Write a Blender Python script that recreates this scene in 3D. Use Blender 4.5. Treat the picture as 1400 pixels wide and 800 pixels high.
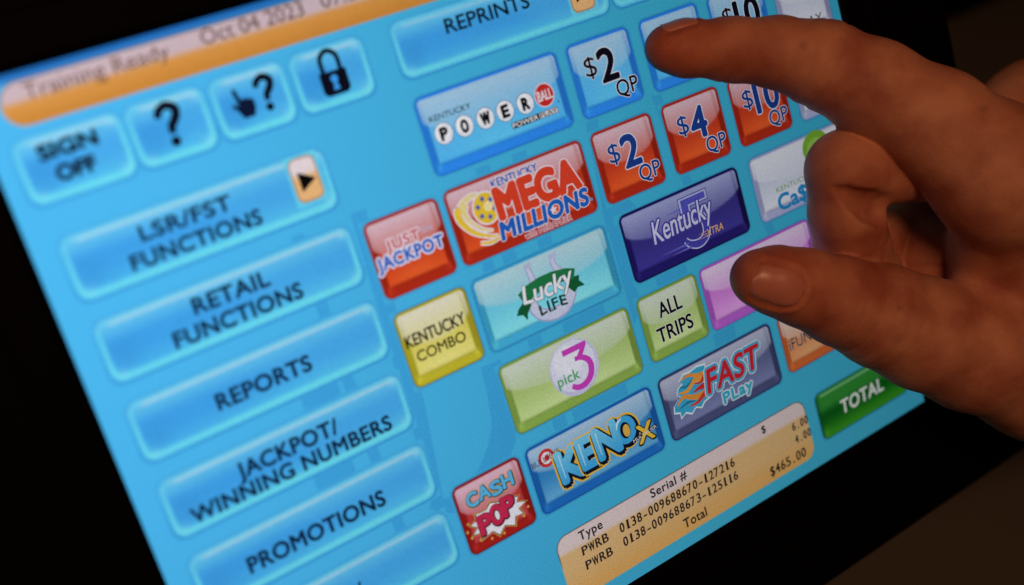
import bpy, math, random
import numpy as np
from mathutils import Matrix, Vector
from mathutils.bvhtree import BVHTree

for o in list(bpy.data.objects):
    bpy.data.objects.remove(o)
sc = bpy.context.scene
col = sc.collection
random.seed(4); rng = np.random.default_rng(7)

# ------------------------------------------------------------------ frames
# Screen frame: millimetres, x to the right along the screen, y up along it, z out of the glass.
K = 0.2977                      # one display pixel in millimetres (15 inch, 1024 x 768)
LEAN = math.radians(35)
up = Vector((0, math.sin(LEAN), math.cos(LEAN)))
nrm = Vector((0, -math.cos(LEAN), math.sin(LEAN)))
ORG = Vector((-0.15, 0.0, 0.315))          # top left corner of the lit picture
M = Matrix(((1, up.x, nrm.x, ORG.x), (0, up.y, nrm.y, ORG.y), (0, up.z, nrm.z, ORG.z), (0, 0, 0, 1)))

# ------------------------------------------------------------------ camera
RC = np.array([[0.8182081183308618, 0.28351255687513854, -0.500156080830254],
               [-0.3699646907204866, 0.9255443349605347, -0.08058418978006963],
               [0.44006999752022735, 0.25097472804355603, 0.8621775241595695]])
CAMUI = np.array([-123.226, 44.076, 1125.358]) * K       # u, v(down), distance from glass
CS = np.array([CAMUI[0], -CAMUI[1], CAMUI[2]])           # screen frame mm
FPX = 1608.04
ax = [Vector((r[0], -r[1], -r[2])) for r in RC]          # right, down, forward in screen frame
camd = bpy.data.cameras.new('camera'); cam = bpy.data.objects.new('camera', camd); col.objects.link(cam)
rot = M.to_3x3()
R_, D_, F_ = [rot @ a for a in ax]
cw = M @ Vector(CS / 1000)
cam.matrix_world = Matrix(((R_.x, -D_.x, -F_.x, cw.x), (R_.y, -D_.y, -F_.y, cw.y), (R_.z, -D_.z, -F_.z, cw.z), (0, 0, 0, 1)))
camd.sensor_width = 36; camd.lens = FPX / 1400 * 36
camd.clip_start = 0.01; camd.clip_end = 50
camd.dof.use_dof = True; camd.dof.aperture_fstop = 4.0; camd.dof.aperture_blades = 7
sc.camera = cam

# ------------------------------------------------------------------ light: a dim room with a warm lamp
w = bpy.data.worlds.new('World'); sc.world = w; w.use_nodes = True
w.node_tree.nodes['Background'].inputs[0].default_value = (1.0, 0.62, 0.42, 1)
w.node_tree.nodes['Background'].inputs[1].default_value = 0.012

def area(name, loc, target, size, power, color):
    l = bpy.data.lights.new(name, 'AREA'); l.shape = 'DISK'; l.size = size; l.energy = power; l.color = color
    o = bpy.data.objects.new(name, l); col.objects.link(o); o.location = loc
    o.rotation_euler = (Vector(target) - Vector(loc)).to_track_quat('-Z', 'Y').to_euler()
    return o
area('room_lamp', (-0.22, -0.56, 0.98), (0.1, 0, 0.25), 0.24, 3.15, (1.0, 0.465, 0.25))
sc.view_settings.view_transform = 'Standard'; sc.view_settings.look = 'None'
sc.view_settings.exposure = 0; sc.view_settings.gamma = 1

# ------------------------------------------------------------------ helpers
def lin(c):
    c = np.asarray(c, float) / 255
    return np.where(c <= 0.04045, c / 12.92, ((c + 0.055) / 1.055) ** 2.4)

def ray(px, py):
    d = np.array(ax[0]) * (px - 700) / FPX + np.array(ax[1]) * (py - 400) / FPX + np.array(ax[2])
    return d
def at(px, py, h):
    """the point h mm out of the glass seen at (px, py); depth and size are real"""
    d = ray(px, py); t = (h - CS[2]) / d[2]
    return CS + d * t
def depth(P):
    return float(np.dot(np.asarray(P) - CS, np.array(ax[2])))
camd.dof.focus_distance = depth(at(930, 380, 3)) / 1000

def mesh_obj(name, verts, faces, mat, parent=None, colors=None, smooth=False):
    me = bpy.data.meshes.new(name)
    me.from_pydata([tuple(v) for v in verts], [], faces)
    if colors is not None:
        a = me.color_attributes.new('picture', 'FLOAT_COLOR', 'POINT')
        c = np.ones((len(verts), 4), np.float32); c[:, :3] = colors
        a.data.foreach_set('color', c.ravel())
    me.materials.append(mat)
    if smooth:
        me.polygons.foreach_set('use_smooth', [True] * len(me.polygons))
    me.update()
    o = bpy.data.objects.new(name, me); col.objects.link(o)
    if parent is not None: o.parent = parent
    return o

def tag(o, label=None, cat=None, group=None, kind=None):
    if label: o['label'] = label
    if cat: o['category'] = cat
    if group: o['group'] = group
    if kind: o['kind'] = kind
    return o

def nodes(name):
    m = bpy.data.materials.new(name); m.use_nodes = True
    nt = m.node_tree
    return m, nt, nt.nodes['Principled BSDF']
def N(nt, typ, **kw):
    n = nt.nodes.new(typ)
    for k, v in kw.items(): setattr(n, k, v)
    return n

# ------------------------------------------------------------------ materials
def picture_material():
    m, nt, b = nodes('lit_display')
    b.inputs['Base Color'].default_value = (0.004, 0.004, 0.005, 1)
    b.inputs['Roughness'].default_value = 0.45
    b.inputs['Specular IOR Level'].default_value = 0.06
    a = N(nt, 'ShaderNodeVertexColor', layer_name='picture')
    # liquid crystal panel: less light leaves it at a slant than straight out
    g = N(nt, 'ShaderNodeNewGeometry')
    dot = N(nt, 'ShaderNodeVectorMath', operation='DOT_PRODUCT')
    nt.links.new(g.outputs['Incoming'], dot.inputs[0]); nt.links.new(g.outputs['True Normal'], dot.inputs[1])
    ab = N(nt, 'ShaderNodeMath', operation='ABSOLUTE'); nt.links.new(dot.outputs['Value'], ab.inputs[0])
    pw = N(nt, 'ShaderNodeMath', operation='POWER'); nt.links.new(ab.outputs[0], pw.inputs[0]); pw.inputs[1].default_value = 2.3
    # grain of the panel
    tc = N(nt, 'ShaderNodeTexCoord'); nz = N(nt, 'ShaderNodeTexNoise')
    nz.inputs['Scale'].default_value = 2600; nz.inputs['Detail'].default_value = 1
    nt.links.new(tc.outputs['Object'], nz.inputs['Vector'])
    mr = N(nt, 'ShaderNodeMapRange'); mr.inputs[1].default_value = 0.3; mr.inputs[2].default_value = 0.7
    mr.inputs[3].default_value = 0.84; mr.inputs[4].default_value = 1.15
    nt.links.new(nz.outputs['Fac'], mr.inputs[0])
    mu = N(nt, 'ShaderNodeMath', operation='MULTIPLY'); nt.links.new(pw.outputs[0], mu.inputs[0]); nt.links.new(mr.outputs[0], mu.inputs[1])
    nt.links.new(a.outputs['Color'], b.inputs['Emission Color']); nt.links.new(mu.outputs[0], b.inputs['Emission Strength'])
    m.cycles.emission_sampling = 'NONE'
    return m
PIC = picture_material()

def plastic():
    m, nt, b = nodes('black_plastic')
    b.inputs['Base Color'].default_value = (0.0015, 0.0015, 0.0018, 1); b.inputs['Roughness'].default_value = 0.6
    b.inputs['Specular IOR Level'].default_value = 0.03
    tc = N(nt, 'ShaderNodeTexCoord'); nz = N(nt, 'ShaderNodeTexNoise'); nz.inputs['Scale'].default_value = 900
    nt.links.new(tc.outputs['Object'], nz.inputs['Vector'])
    bp = N(nt, 'ShaderNodeBump'); bp.inputs['Strength'].default_value = 0.15; bp.inputs['Distance'].default_value = 0.0003
    nt.links.new(nz.outputs['Fac'], bp.inputs['Height']); nt.links.new(bp.outputs[0], b.inputs['Normal'])
    return m
BLK = plastic()

def counter_mat():
    m, nt, b = nodes('laminate')
    tc = N(nt, 'ShaderNodeTexCoord'); nz = N(nt, 'ShaderNodeTexNoise'); nz.inputs['Scale'].default_value = 6
    nz.inputs['Detail'].default_value = 6
    nt.links.new(tc.outputs['Object'], nz.inputs['Vector'])
    cr = N(nt, 'ShaderNodeValToRGB'); cr.color_ramp.elements[0].color = (0.062, 0.058, 0.048, 1); cr.color_ramp.elements[1].color = (0.10, 0.092, 0.076, 1)
    nt.links.new(nz.outputs['Fac'], cr.inputs[0]); nt.links.new(cr.outputs[0], b.inputs['Base Color'])
    b.inputs['Roughness'].default_value = 0.6; b.inputs['Specular IOR Level'].default_value = 0.2
    return m

def skin_mat():
    m, nt, b = nodes('skin')
    tc = N(nt, 'ShaderNodeTexCoord')
    n1 = N(nt, 'ShaderNodeTexNoise'); n1.inputs['Scale'].default_value = 55; n1.inputs['Detail'].default_value = 5
    n2 = N(nt, 'ShaderNodeTexNoise'); n2.inputs['Scale'].default_value = 210; n2.inputs['Detail'].default_value = 6; n2.inputs['Roughness'].default_value = .65
    v = N(nt, 'ShaderNodeTexVoronoi'); v.inputs['Scale'].default_value = 850; v.feature = 'DISTANCE_TO_EDGE'
    for n in (n1, n2, v): nt.links.new(tc.outputs['Object'], n.inputs['Vector'])
    cr = N(nt, 'ShaderNodeValToRGB')
    cr.color_ramp.elements[0].position = 0.36; cr.color_ramp.elements[0].color = (0.34, 0.115, 0.068, 1)
    cr.color_ramp.elements[1].position = 0.66; cr.color_ramp.elements[1].color = (0.54, 0.26, 0.155, 1)
    nt.links.new(n1.outputs['Fac'], cr.inputs[0])
    at_ = N(nt, 'ShaderNodeVertexColor', layer_name='tint')
    mx = N(nt, 'ShaderNodeMix', data_type='RGBA', blend_type='MULTIPLY'); mx.inputs[0].default_value = 1
    nt.links.new(cr.outputs[0], mx.inputs[6]); nt.links.new(at_.outputs['Color'], mx.inputs[7])
    nt.links.new(mx.outputs[2], b.inputs['Base Color'])
    b.inputs['Roughness'].default_value = 0.58; b.inputs['Specular IOR Level'].default_value = 0.28
    b.inputs['Subsurface Weight'].default_value = 0.25; b.inputs['Subsurface Radius'].default_value = (1, 0.35, 0.2)
    b.inputs['Subsurface Scale'].default_value = 0.003
    ad = N(nt, 'ShaderNodeMath', operation='ADD'); nt.links.new(n2.outputs['Fac'], ad.inputs[0]); nt.links.new(v.outputs['Distance'], ad.inputs[1])
    bp = N(nt, 'ShaderNodeBump'); bp.inputs['Strength'].default_value = 0.32; bp.inputs['Distance'].default_value = 0.0006
    nt.links.new(ad.outputs[0], bp.inputs['Height']); nt.links.new(bp.outputs[0], b.inputs['Normal'])
    return m
SKIN = skin_mat()
def nail_mat():
    m, nt, b = nodes('nail')
    tc = N(nt, 'ShaderNodeTexCoord'); n1 = N(nt, 'ShaderNodeTexNoise'); n1.inputs['Scale'].default_value = 120
    nt.links.new(tc.outputs['Object'], n1.inputs['Vector'])
    cr = N(nt, 'ShaderNodeValToRGB'); cr.color_ramp.elements[0].color = (0.42, 0.15, 0.105, 1); cr.color_ramp.elements[1].color = (0.56, 0.25, 0.18, 1)
    nt.links.new(n1.outputs['Fac'], cr.inputs[0]); nt.links.new(cr.outputs[0], b.inputs['Base Color'])
    b.inputs['Roughness'].default_value = 0.34; b.inputs['Specular IOR Level'].default_value = 0.4
    return m
NAIL = nail_mat()

# ------------------------------------------------------------------ setting: the counter, and a dark block for the unidentified black band behind
def rbox(x0, x1, y0, y1, z0, z1, r, seg=5):
    """box with rounded vertical edges and a small chamfer, z up"""
    vs, fs = [], []
    def ring(z, ins):
        pts = []
        for cx, cy, a0 in ((x1 - r, y1 - r, 0), (x0 + r, y1 - r, 90), (x0 + r, y0 + r, 180), (x1 - r, y0 + r, 270)):
            for i in range(seg + 1):
                a = math.radians(a0 + 90 * i / seg); rr = r - ins
                pts.append((cx + rr * math.cos(a), cy + rr * math.sin(a), z))
        return pts
    c = min(r * 0.35, (z1 - z0) * 0.2)
    rings = [ring(z0, c), ring(z0 + c * .3, c * .3), ring(z0 + c, 0), ring(z1 - c, 0), ring(z1 - c * .3, c * .3), ring(z1, c)]
    n = len(rings[0])
    for g in rings: vs += g
    for k in range(len(rings) - 1):
        for i in range(n):
            j = (i + 1) % n
            fs.append((k * n + i, k * n + j, (k + 1) * n + j, (k + 1) * n + i))
    fs.append(tuple(range(n - 1, -1, -1))); fs.append(tuple(range((len(rings) - 1) * n, len(rings) * n)))
    return vs, fs
LAM = counter_mat()
vs, fs = rbox(-1.6, 2.2, -0.9, 1.5, -0.04, 0.0, 0.02)
tag(mesh_obj('counter', vs, fs, LAM), kind='structure')
vs, fs = rbox(0.60, 1.25, 0.185, 0.7, 0.002, 0.35, 0.01)
tag(mesh_obj('block', vs, fs, BLK), 'blurred black block on the counter behind the right side of the terminal', 'block')

# ------------------------------------------------------------------ the terminal
term = bpy.data.objects.new('touchscreen_terminal', None); col.objects.link(term)
term.matrix_world = M; term.empty_display_size = 0.05
tag(term, 'black lottery touchscreen terminal showing a light blue menu of glossy game buttons', 'touchscreen')

def U(u, v, z=0.0):            # display pixel -> screen frame metres
    return (u * K / 1000, -v * K / 1000, z / 1000)

# housing: a rounded black shell with an opening for the glass
def outline(x0, y0, x1, y1, r, z, seg=6):
    pts = []
    for cx, cy, a0 in ((x1 - r, y1 - r, 0), (x0 + r, y1 - r, 90), (x0 + r, y0 + r, 180), (x1 - r, y0 + r, 270)):
        for i in range(seg + 1):
            a = math.radians(a0 + 90 * i / seg)
            pts.append(((cx + r * math.cos(a)) / 1000, (cy + r * math.sin(a)) / 1000, z / 1000))
    return pts
SW, SH = 1024 * K, 766 * K
def loft(loops, capa=False, capb=False):
    vs, fs = [], []
    n = len(loops[0])
    for l in loops: vs += l
    for k in range(len(loops) - 1):
        for i in range(n):
            j = (i + 1) % n
            fs.append((k * n + i, k * n + j, (k + 1) * n + j, (k + 1) * n + i))
    if capa: fs.append(tuple(range(n - 1, -1, -1)))
    if capb: fs.append(tuple(range((len(loops) - 1) * n, len(loops) * n)))
    return vs, fs
BR, BB, BL, BT = 1219 * K, -930 * K, -190 * K, 170 * K
loops = [outline(0.1, -SH - 0, SW - .1, -0.1, 0.4, -0.6),
         outline(-0.4, -SH - 0.4, SW + 0.4, 0.4, 0.8, 0.2),
         outline(-1.4, -SH - 1.4, SW + 1.4, 1.4, 1.6, 1.0),
         outline(-2.6, -SH - 2.6, SW + 2.6, 2.6, 2.6, 1.3),
         outline(-14, -SH - 14, SW + 14, 14, 4, 1.6),
         outline(-15, -SH - 15, SW + 15, 15, 4.5, 1.9),
         outline(BL + 3, BB + 3, BR - 3, BT - 3, 3, 1.2),
         outline(BL + 1, BB + 1, BR - 1, BT - 1, 4, 0.2),
         outline(BL, BB, BR, BT, 5, -2.0),
         outline(BL, BB, BR, BT, 5, -16),
         outline(BL + 6, BB + 6, BR - 6, BT - 6, 5, -20),
         outline(BL + 50, BB + 45, BR - 50, BT - 40, 12, -62)]
vs, fs = loft(loops, capb=True)
mesh_obj('housing', vs, fs, BLK, term)
# foot on the counter
Mi = M.inverted()
def to_s(p): return tuple(Mi @ Vector(p))
v1, f1 = rbox(-0.13, 0.13, -0.02, 0.19, 0.0005, 0.018, 0.02)
fv = [to_s((x, y, z)) for x, y, z in v1]
mesh_obj('foot', fv, f1, BLK, term)
v1, f1 = rbox(-0.05, 0.05, 0.03, 0.13, 0.0175, 0.24, 0.015)
v1 = [(x, y + (z > .1) * 0.02, z) for x, y, z in v1]
mesh_obj('stand_post', [to_s(p) for p in v1], f1, BLK, term)

# ------------------------------------------------------------------ the picture on the display
def quadmesh(name, us, vs_, zf, parent, rgb, z):
    """grid over us x vs_ in display pixels; rgb(X, Y) -> linear colours"""
    X, Y = np.meshgrid(us, vs_)
    P = np.stack([X * K / 1000, -Y * K / 1000, np.full_like(X, z / 1000)], -1).reshape(-1, 3)
    ny, nx = X.shape
    i = np.arange(nx * ny).reshape(ny, nx)
    F = np.stack([i[:-1, :-1], i[1:, :-1], i[1:, 1:], i[:-1, 1:]], -1).reshape(-1, 4)
    return mesh_obj(name, P.tolist(), F.tolist(), PIC, parent, rgb(X, Y).reshape(-1, 3))

BGT = np.array([76, 188, 246.]); BGS = np.array([52, 156, 226.])
def mixc(a, b, t):
    t = np.asarray(t)[..., None]
    return a * (1 - t) + b * t
def sst(x, a, b):
    t = np.clip((x - a) / (b - a), 0, 1); return t * t * (3 - 2 * t)
def bgcol(X, Y):
    c = np.broadcast_to(BGT, X.shape + (3,)).copy()
    c = mixc(c, np.array([62, 180, 216.]), sst(X, 60, 850))
    c = mixc(c, np.array([78, 198, 232.]), .5 * sst(Y, 330, 760) * sst(X, 330, 650))
    c = mixc(c, np.array([30, 110, 190.]), 1 - sst(Y, 4, 10))
    return c
panel = quadmesh('display_panel', np.linspace(0, 1024, 129), np.r_[np.linspace(0, 20, 21), np.linspace(26, 766, 93)], 0, term, lambda X, Y: lin(bgcol(X, Y)), 0.0)

Z1, Z2, Z3, Z4, Z5, Z6 = 0.06, 0.12, 0.17, 0.22, 0.27, 0.32
def flat(name, pts, c, z, parent, hole=None):
    c = lin(c)
    if hole is None:
        v = [U(p[0], p[1], z) for p in pts]; f = [tuple(range(len(v)))[::-1]]
    else:
        n = len(pts); v = [U(p[0], p[1], z) for p in list(pts) + list(hole)]
        f = [(i, i + n, (i + 1) % n + n, (i + 1) % n) for i in range(n)]
    me = [v, f]
    # faces must look out of the glass
    o = mesh_obj(name, v, f, PIC, parent, np.tile(c, (len(v), 1)))
    o.data.update()
    if sum(p.normal.z * p.area for p in o.data.polygons) < 0: o.data.flip_normals()
    return o
def ell(cx, cy, rx, ry=None, n=36, a0=0, a1=360):
    ry = rx if ry is None else ry
    return [(cx + rx * math.cos(math.radians(a0 + (a1 - a0) * i / n)), cy + ry * math.sin(math.radians(a0 + (a1 - a0) * i / n))) for i in range(n if a1 - a0 == 360 else n + 1)]
def star(cx, cy, r, k=5, q=.42, rot=-90):
    return [(cx + (r if i % 2 == 0 else r * q) * math.cos(math.radians(rot + 180 / k * i)), cy + (r if i % 2 == 0 else r * q) * math.sin(math.radians(rot + 180 / k * i))) for i in range(2 * k)]
def ribbon(pts, wd, n=6):
    """smooth stroke through pts (Catmull-Rom), width wd (number or list) -> polygon"""
    P = [np.array(p, float) for p in pts]; ws = [wd] * len(P) if np.isscalar(wd) else list(wd)
    S, W_ = [], []
    for i in range(len(P) - 1):
        p0 = P[max(i - 1, 0)]; p1 = P[i]; p2 = P[i + 1]; p3 = P[min(i + 2, len(P) - 1)]
        for j in range(n):
            t = j / n
            S.append(.5 * (2 * p1 + (p2 - p0) * t + (2 * p0 - 5 * p1 + 4 * p2 - p3) * t * t + (3 * p1 - p0 - 3 * p2 + p3) * t ** 3)); W_.append(ws[i] * (1 - t) + ws[i + 1] * t)
    S.append(P[-1]); W_.append(ws[-1])
    L, R2 = [], []
    for i in range(len(S)):
        d = S[min(i + 1, len(S) - 1)] - S[max(i - 1, 0)]; d = d / (np.linalg.norm(d) + 1e-9); nn = np.array([-d[1], d[0]]) * W_[i] / 2
        L.append(tuple(S[i] + nn)); R2.append(tuple(S[i] - nn))
    return L, R2
def stroke(name, pts, wd, c, z, parent, n=6):
    L, R2 = ribbon(pts, wd, n)
    m = len(L); v = [U(p[0], p[1], z) for p in L + R2]
    f = [(i, i + 1, i + 1 + m, i + m) for i in range(m - 1)]
    o = mesh_obj(name, v, f, PIC, parent, np.tile(lin(c), (len(v), 1)))
    if sum(p.normal.z * p.area for p in o.data.polygons) < 0: o.data.flip_normals()
    return o
def join_shapes(name, shapes, parent, z):
    """several flat coloured outlines printed as one picture; shapes = [(pts, colour, dz)]"""
    v, f, cs = [], [], []
    for pts, c, dz in shapes:
        a = sum(pts[i][0] * pts[(i + 1) % len(pts)][1] - pts[(i + 1) % len(pts)][0] * pts[i][1] for i in range(len(pts)))
        if a > 0: pts = pts[::-1]
        b = len(v); v += [U(p[0], p[1], z + dz) for p in pts]; f.append(tuple(range(b, b + len(pts)))); cs += [lin(c)] * len(pts)
    return mesh_obj(name, v, f, PIC, parent, np.array(cs))

# text -------------------------------------------------------------
_tc = {}
def glyph(body, off, shear, spacing, serif=False):
    key = (body, off, shear, spacing)
    if key in _tc: return _tc[key]
    cu = bpy.data.curves.new('t', 'FONT'); cu.body = body; cu.size = 1; cu.offset = off; cu.shear = shear; cu.space_character = spacing
    cu.resolution_u = 5; cu.dimensions = '2D'; cu.fill_mode = 'FRONT'
    o = bpy.data.objects.new('t', cu); col.objects.link(o)
    dg = bpy.context.evaluated_depsgraph_get(); me = bpy.data.meshes.new_from_object(o.evaluated_get(dg))
    V = np.array([v.co[:2] for v in me.vertices]).reshape(-1, 2); F = [tuple(p.vertices) for p in me.polygons]
    bpy.data.objects.remove(o); bpy.data.curves.remove(cu); bpy.data.meshes.remove(me)
    _tc[key] = (V, F); return V, F
CAP = None
def text(body, u0, v0, u1, v1, c, z, parent, bold=0.0, shear=0.0, sp=1.0, halo=None, name='lettering', rot=0, arch=0, vgrad=None):
    """capital tops at v0, baseline at v1, ink from u0 to u1 (display pixels). halo = (extra weight, colour)"""
    global CAP
    if CAP is None: CAP = glyph('H', 0, 0, 1)[0][:, 1].max()
    base, _ = glyph(body, 0, shear, sp)
    x0, x1 = base[:, 0].min(), base[:, 0].max()
    sy = (v1 - v0) / CAP; sx = (u1 - u0) / (x1 - x0)
    av, af, ac = [], [], []
    layers = [(bold, c, 0.0)]
    if halo:
        hs = halo if isinstance(halo, list) else [halo]
        layers = [(bold + hw, hc, -0.014 * (i + 1)) for i, (hw, hc) in enumerate(hs)][::-1] + layers
    cr, sr = math.cos(math.radians(rot)), math.sin(math.radians(rot))
    V, F = glyph(body, 0, shear, sp)
    for off, cc, dz in layers:
        nd = 10 if off > .03 else 6
        cps = [(0, 0)] + ([(off * sy * math.cos(2 * math.pi * k / nd), off * sy * math.sin(2 * math.pi * k / nd)) for k in range(nd)] if off > 0 else [])
        if off > .07: cps += [(off * .5 * sy * math.cos(2 * math.pi * k / 6), off * .5 * sy * math.sin(2 * math.pi * k / 6)) for k in range(6)]
        for ci_, (ox_, oy_) in enumerate(cps):
            b = len(av)
            for x, y in V:
                X = u0 + (x - x0) * sx; Y = v1 - y * sy
                if arch: t = (X - (u0 + u1) / 2) / ((u1 - u0) / 2); Y += arch * (t * t - 1)
                if rot: dx, dy = X - u0, Y - v1; X, Y = u0 + dx * cr - dy * sr, v1 + dx * sr + dy * cr
                av.append(U(X + ox_, Y + oy_, z + dz - ci_ * .0006))
                k = cc
                if vgrad is not None and cc is c:
                    t = min(max((v1 - Y) / (v1 - v0), 0), 1); k = [c[i] * (1 - t) + vgrad[i] * t for i in range(3)]
                ac.append(lin(k))
            af += [tuple(i + b for i in f) for f in F]
    o = mesh_obj(name, av, af, PIC, parent, np.array(ac))
    if sum(p.normal.z * p.area for p in o.data.polygons) < 0: o.data.flip_normals()
    return o

# buttons ----------------------------------------------------------
def samples(L, e=12, fine=0.7, coarse=2.2, pad=3.0):
    a = np.arange(-pad, e, fine); m = np.linspace(e, L - e, max(3, int((L - 2 * e) / coarse))); b = np.arange(L - e + fine, L + pad + fine / 2, fine)
    return np.r_[a, m, b]
def sdr(x, y, w, h, r):
    qx = np.abs(x - w / 2) - (w / 2 - r); qy = np.abs(y - h / 2) - (h / 2 - r)
    return np.hypot(np.maximum(qx, 0), np.maximum(qy, 0)) + np.minimum(np.maximum(qx, qy), 0) - r     # <0 inside

def game_rgb(w, h, face, edge, lo, gloss, glow=0.3, rim=None, side=1.0):
    face, edge, lo, gloss = [np.array(a, float) for a in (face, edge, lo, gloss)]
    rim = edge * 0.55 if rim is None else np.array(rim, float)
    def f(X, Y):
        x, y = X, Y
        d = -sdr(x, y, w, h, 9)
        c = mixc(face * np.ones(X.shape + (3,)), lo, sst(y / h, .35, .95))
        g = np.exp(-(((x - w / 2) / (w * .33)) ** 2 + ((y - h * .93) / (h * .32)) ** 2)) * glow
        c = mixc(c, np.minimum(lo * 1.25 + 25, 255), g)
        # bevel
        l_, r_, t_, b_ = x / 8, (w - x) / 8, y / 6, (h - y) / 12
        m = np.minimum(np.minimum(l_, r_), np.minimum(t_, b_))
        bev = 1 - sst(m, .85, 1.1)
        e = edge * np.ones(X.shape + (3,))
        isr = (r_ <= m + 1e-9); isl = (l_ <= m + 1e-9); isb = (b_ <= m + 1e-9)
        e[isr] = edge * (.86 * side); e[isl] = edge * 0.93; e[isb] = edge * 1.02 + 4
        c = mixc(c, np.clip(e, 0, 255), bev)
        ln = np.exp(-((m - 1) / .16) ** 2) * (~(t_ <= m + 1e-9)) * .35        # crease between bevel and face
        c = mixc(c, edge * .78, ln)
        hl = np.exp(-((x - 7) / 3.5) ** 2 - ((y - h + 9) / 4.5) ** 2) * .35 + np.exp(-((x - w + 8) / 3.5) ** 2 - ((y - h + 10) / 4.5) ** 2) * .35
        c = mixc(c, np.minimum(edge * 1.25 + 35, 255), hl)
        # gloss
        ex = np.clip(1 - ((x - w / 2) / (w / 2 - 1)) ** 2, 0, 1)
        yb = h * (.26 + .26 * np.sqrt(ex))
        gi = -sdr(x, y, w, h * 1.4, 8) - 3.0
        a = sst(gi, -.6, 1.0) * sst(yb - y, -1.5, 1.8) * (.36 + .58 * np.clip(1 - y / (h * .5), 0, 1) ** .85)
        a = a * (1 - .22 * np.exp(-((w - 9 - x) / 2.0) ** 2) * (x > w - 16))
        c = mixc(c, gloss, np.clip(a, 0, 1))
        # rim and shade round the button
        c = mixc(c, rim, (1 - sst(d, .6, 2.2)))
        bg = bgcol(X + f.u, Y + f.v); sh = mixc(bg, BGS * .8, np.exp(-np.maximum(-d, 0) / 1.2) * .75)
        return lin(mixc(sh, c, sst(d, -.7, .5)))
    return f

def nav_rgb(w, h, pale=.75):
    face = np.array([64, 166, 240.]); lo = np.array([84, 200, 248.]); cy = np.array([116, 234, 248.])
    def f(X, Y):
        x, y = X, Y
        d = -sdr(x, y, w, h, 13)
        c = mixc(np.array([96, 196, 244.]) * np.ones(X.shape + (3,)), face, sst(y / h, .1, .42))
        c = mixc(c, lo, sst(y / h, .52, .92) * (.5 + .4 * sst(x / w, .1, .8)))
        c = mixc(c, np.array([90, 192, 244.]), sst(x / w + .5 * (1 - y / h), .72, .9) * sst(y / h, .1, .3) * .32)
        c = mixc(c, face * .93, .5 * np.exp(-((x - 20) / 14) ** 2) * sst(y / h, .25, .5) * (1 - sst(y / h, .7, .9)))
        wide = 3.2 + 1.8 * sst(y, h * .6, h)
        low = sst(y, h * .1, h * .45)
        c = mixc(c, cy, (.34 + .5 * low) * np.exp(-((d - wide) / (wide * .8)) ** 2))
        c = mixc(c, np.array([186, 222, 244.]), pale * np.exp(-((y - 6) / 2.1) ** 2) * sst(x, 8, 22) * sst(w - x, 6, 16))
        for cx, cy_, k in ((w - 9, 8, .4), (w - 10, h - 9, .22), (12, h - 9, .2)):
            c = mixc(c, np.array([200, 246, 255.]), k * np.exp(-((x - cx) / 4.5) ** 2 - ((y - cy_) / 4.5) ** 2))
        bg = bgcol(X + f.u, Y + f.v); sh = mixc(bg, np.array([30, 112, 196.]), np.exp(-np.maximum(-d, 0) / 1.5) * (.35 + .5 * sst(y, h * .4, h)))
        return lin(mixc(sh, c, sst(d, -1.0, .9)))
    return f

def button(u, v, w, h, rgb, label):
    rgb.u, rgb.v = u, v
    us, vs_ = samples(w), samples(h)
    X, Y = np.meshgrid(us, vs_); C = rgb(X, Y).reshape(-1, 3)
    P = np.stack([(X + u) * K / 1000, -(Y + v) * K / 1000, np.full_like(X, Z1 / 1000)], -1).reshape(-1, 3)
    ny, nx = X.shape; i = np.arange(nx * ny).reshape(ny, nx)
    F = np.stack([i[:-1, :-1], i[1:, :-1], i[1:, 1:], i[:-1, 1:]], -1).reshape(-1, 4)
    o = mesh_obj('button', P.tolist(), F.tolist(), PIC, term, C); o['label'] = label
    return o

INK = (6, 12, 26); NAVINK = (10, 40, 72)

# background emblem: pale darker blue shapes behind the buttons
def veil(name, pts, k, z):
    V = [U(p[0], p[1], z) for p in pts]
    X = np.array([[p[0] for p in pts]]); Y = np.array([[p[1] for p in pts]])
    c = lin(mixc(bgcol(X, Y), np.array([44, 138, 214.]), np.full(X.shape, k)))[0]
    o = mesh_obj(name, V, [tuple(range(len(V)))], PIC, term, c)
    if o.data.polygons[0].normal.z < 0: o.data.flip_normals()
    return o
wm = []
for a in [[(233, 225), (246, 225), (246, 600), (233, 600)], [(300, 225), (318, 225), (312, 440), (296, 560), (284, 560)],
          [(452, 228), (470, 228), (470, 560), (452, 560)], [(500, 228), (519, 228), (519, 470), (500, 470)],
          [(426, 322), (440, 322), (440, 348), (426, 348)], [(604, 222), (622, 222), (604, 352), (592, 352)], [(622, 310), (646, 345), (646, 362), (592, 330)],
          [(702, 222), (716, 222), (730, 352), (716, 352)], [(594, 350), (611, 350), (611, 452), (594, 470)], [(508, 425), (560, 425), (560, 446), (508, 446)],
          [(640, 420), (688, 420), (688, 460), (640, 460)], [(818, 420), (832, 420), (850, 540), (836, 540)], [(700, 500), (735, 500), (735, 560), (700, 560)], [(480, 520), (560, 520), (560, 550), (480, 550)],
          [(170, 460), (215, 460), (215, 488), (170, 488)], [(186, 373), (228, 373), (228, 400), (186, 400)]]:
    wm.append(a)
wm.append(ribbon([(400, 436), (398, 480), (388, 520), (352, 556), (312, 566), (280, 552)], [26, 30, 34, 30, 22, 8])[0] + ribbon([(400, 436), (398, 480), (388, 520), (352, 556), (312, 566), (280, 552)], [26, 30, 34, 30, 22, 8])[1][::-1])
for i, a in enumerate(wm): veil('background_emblem', a, .32, 0.02 + 0.001 * i)

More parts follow.
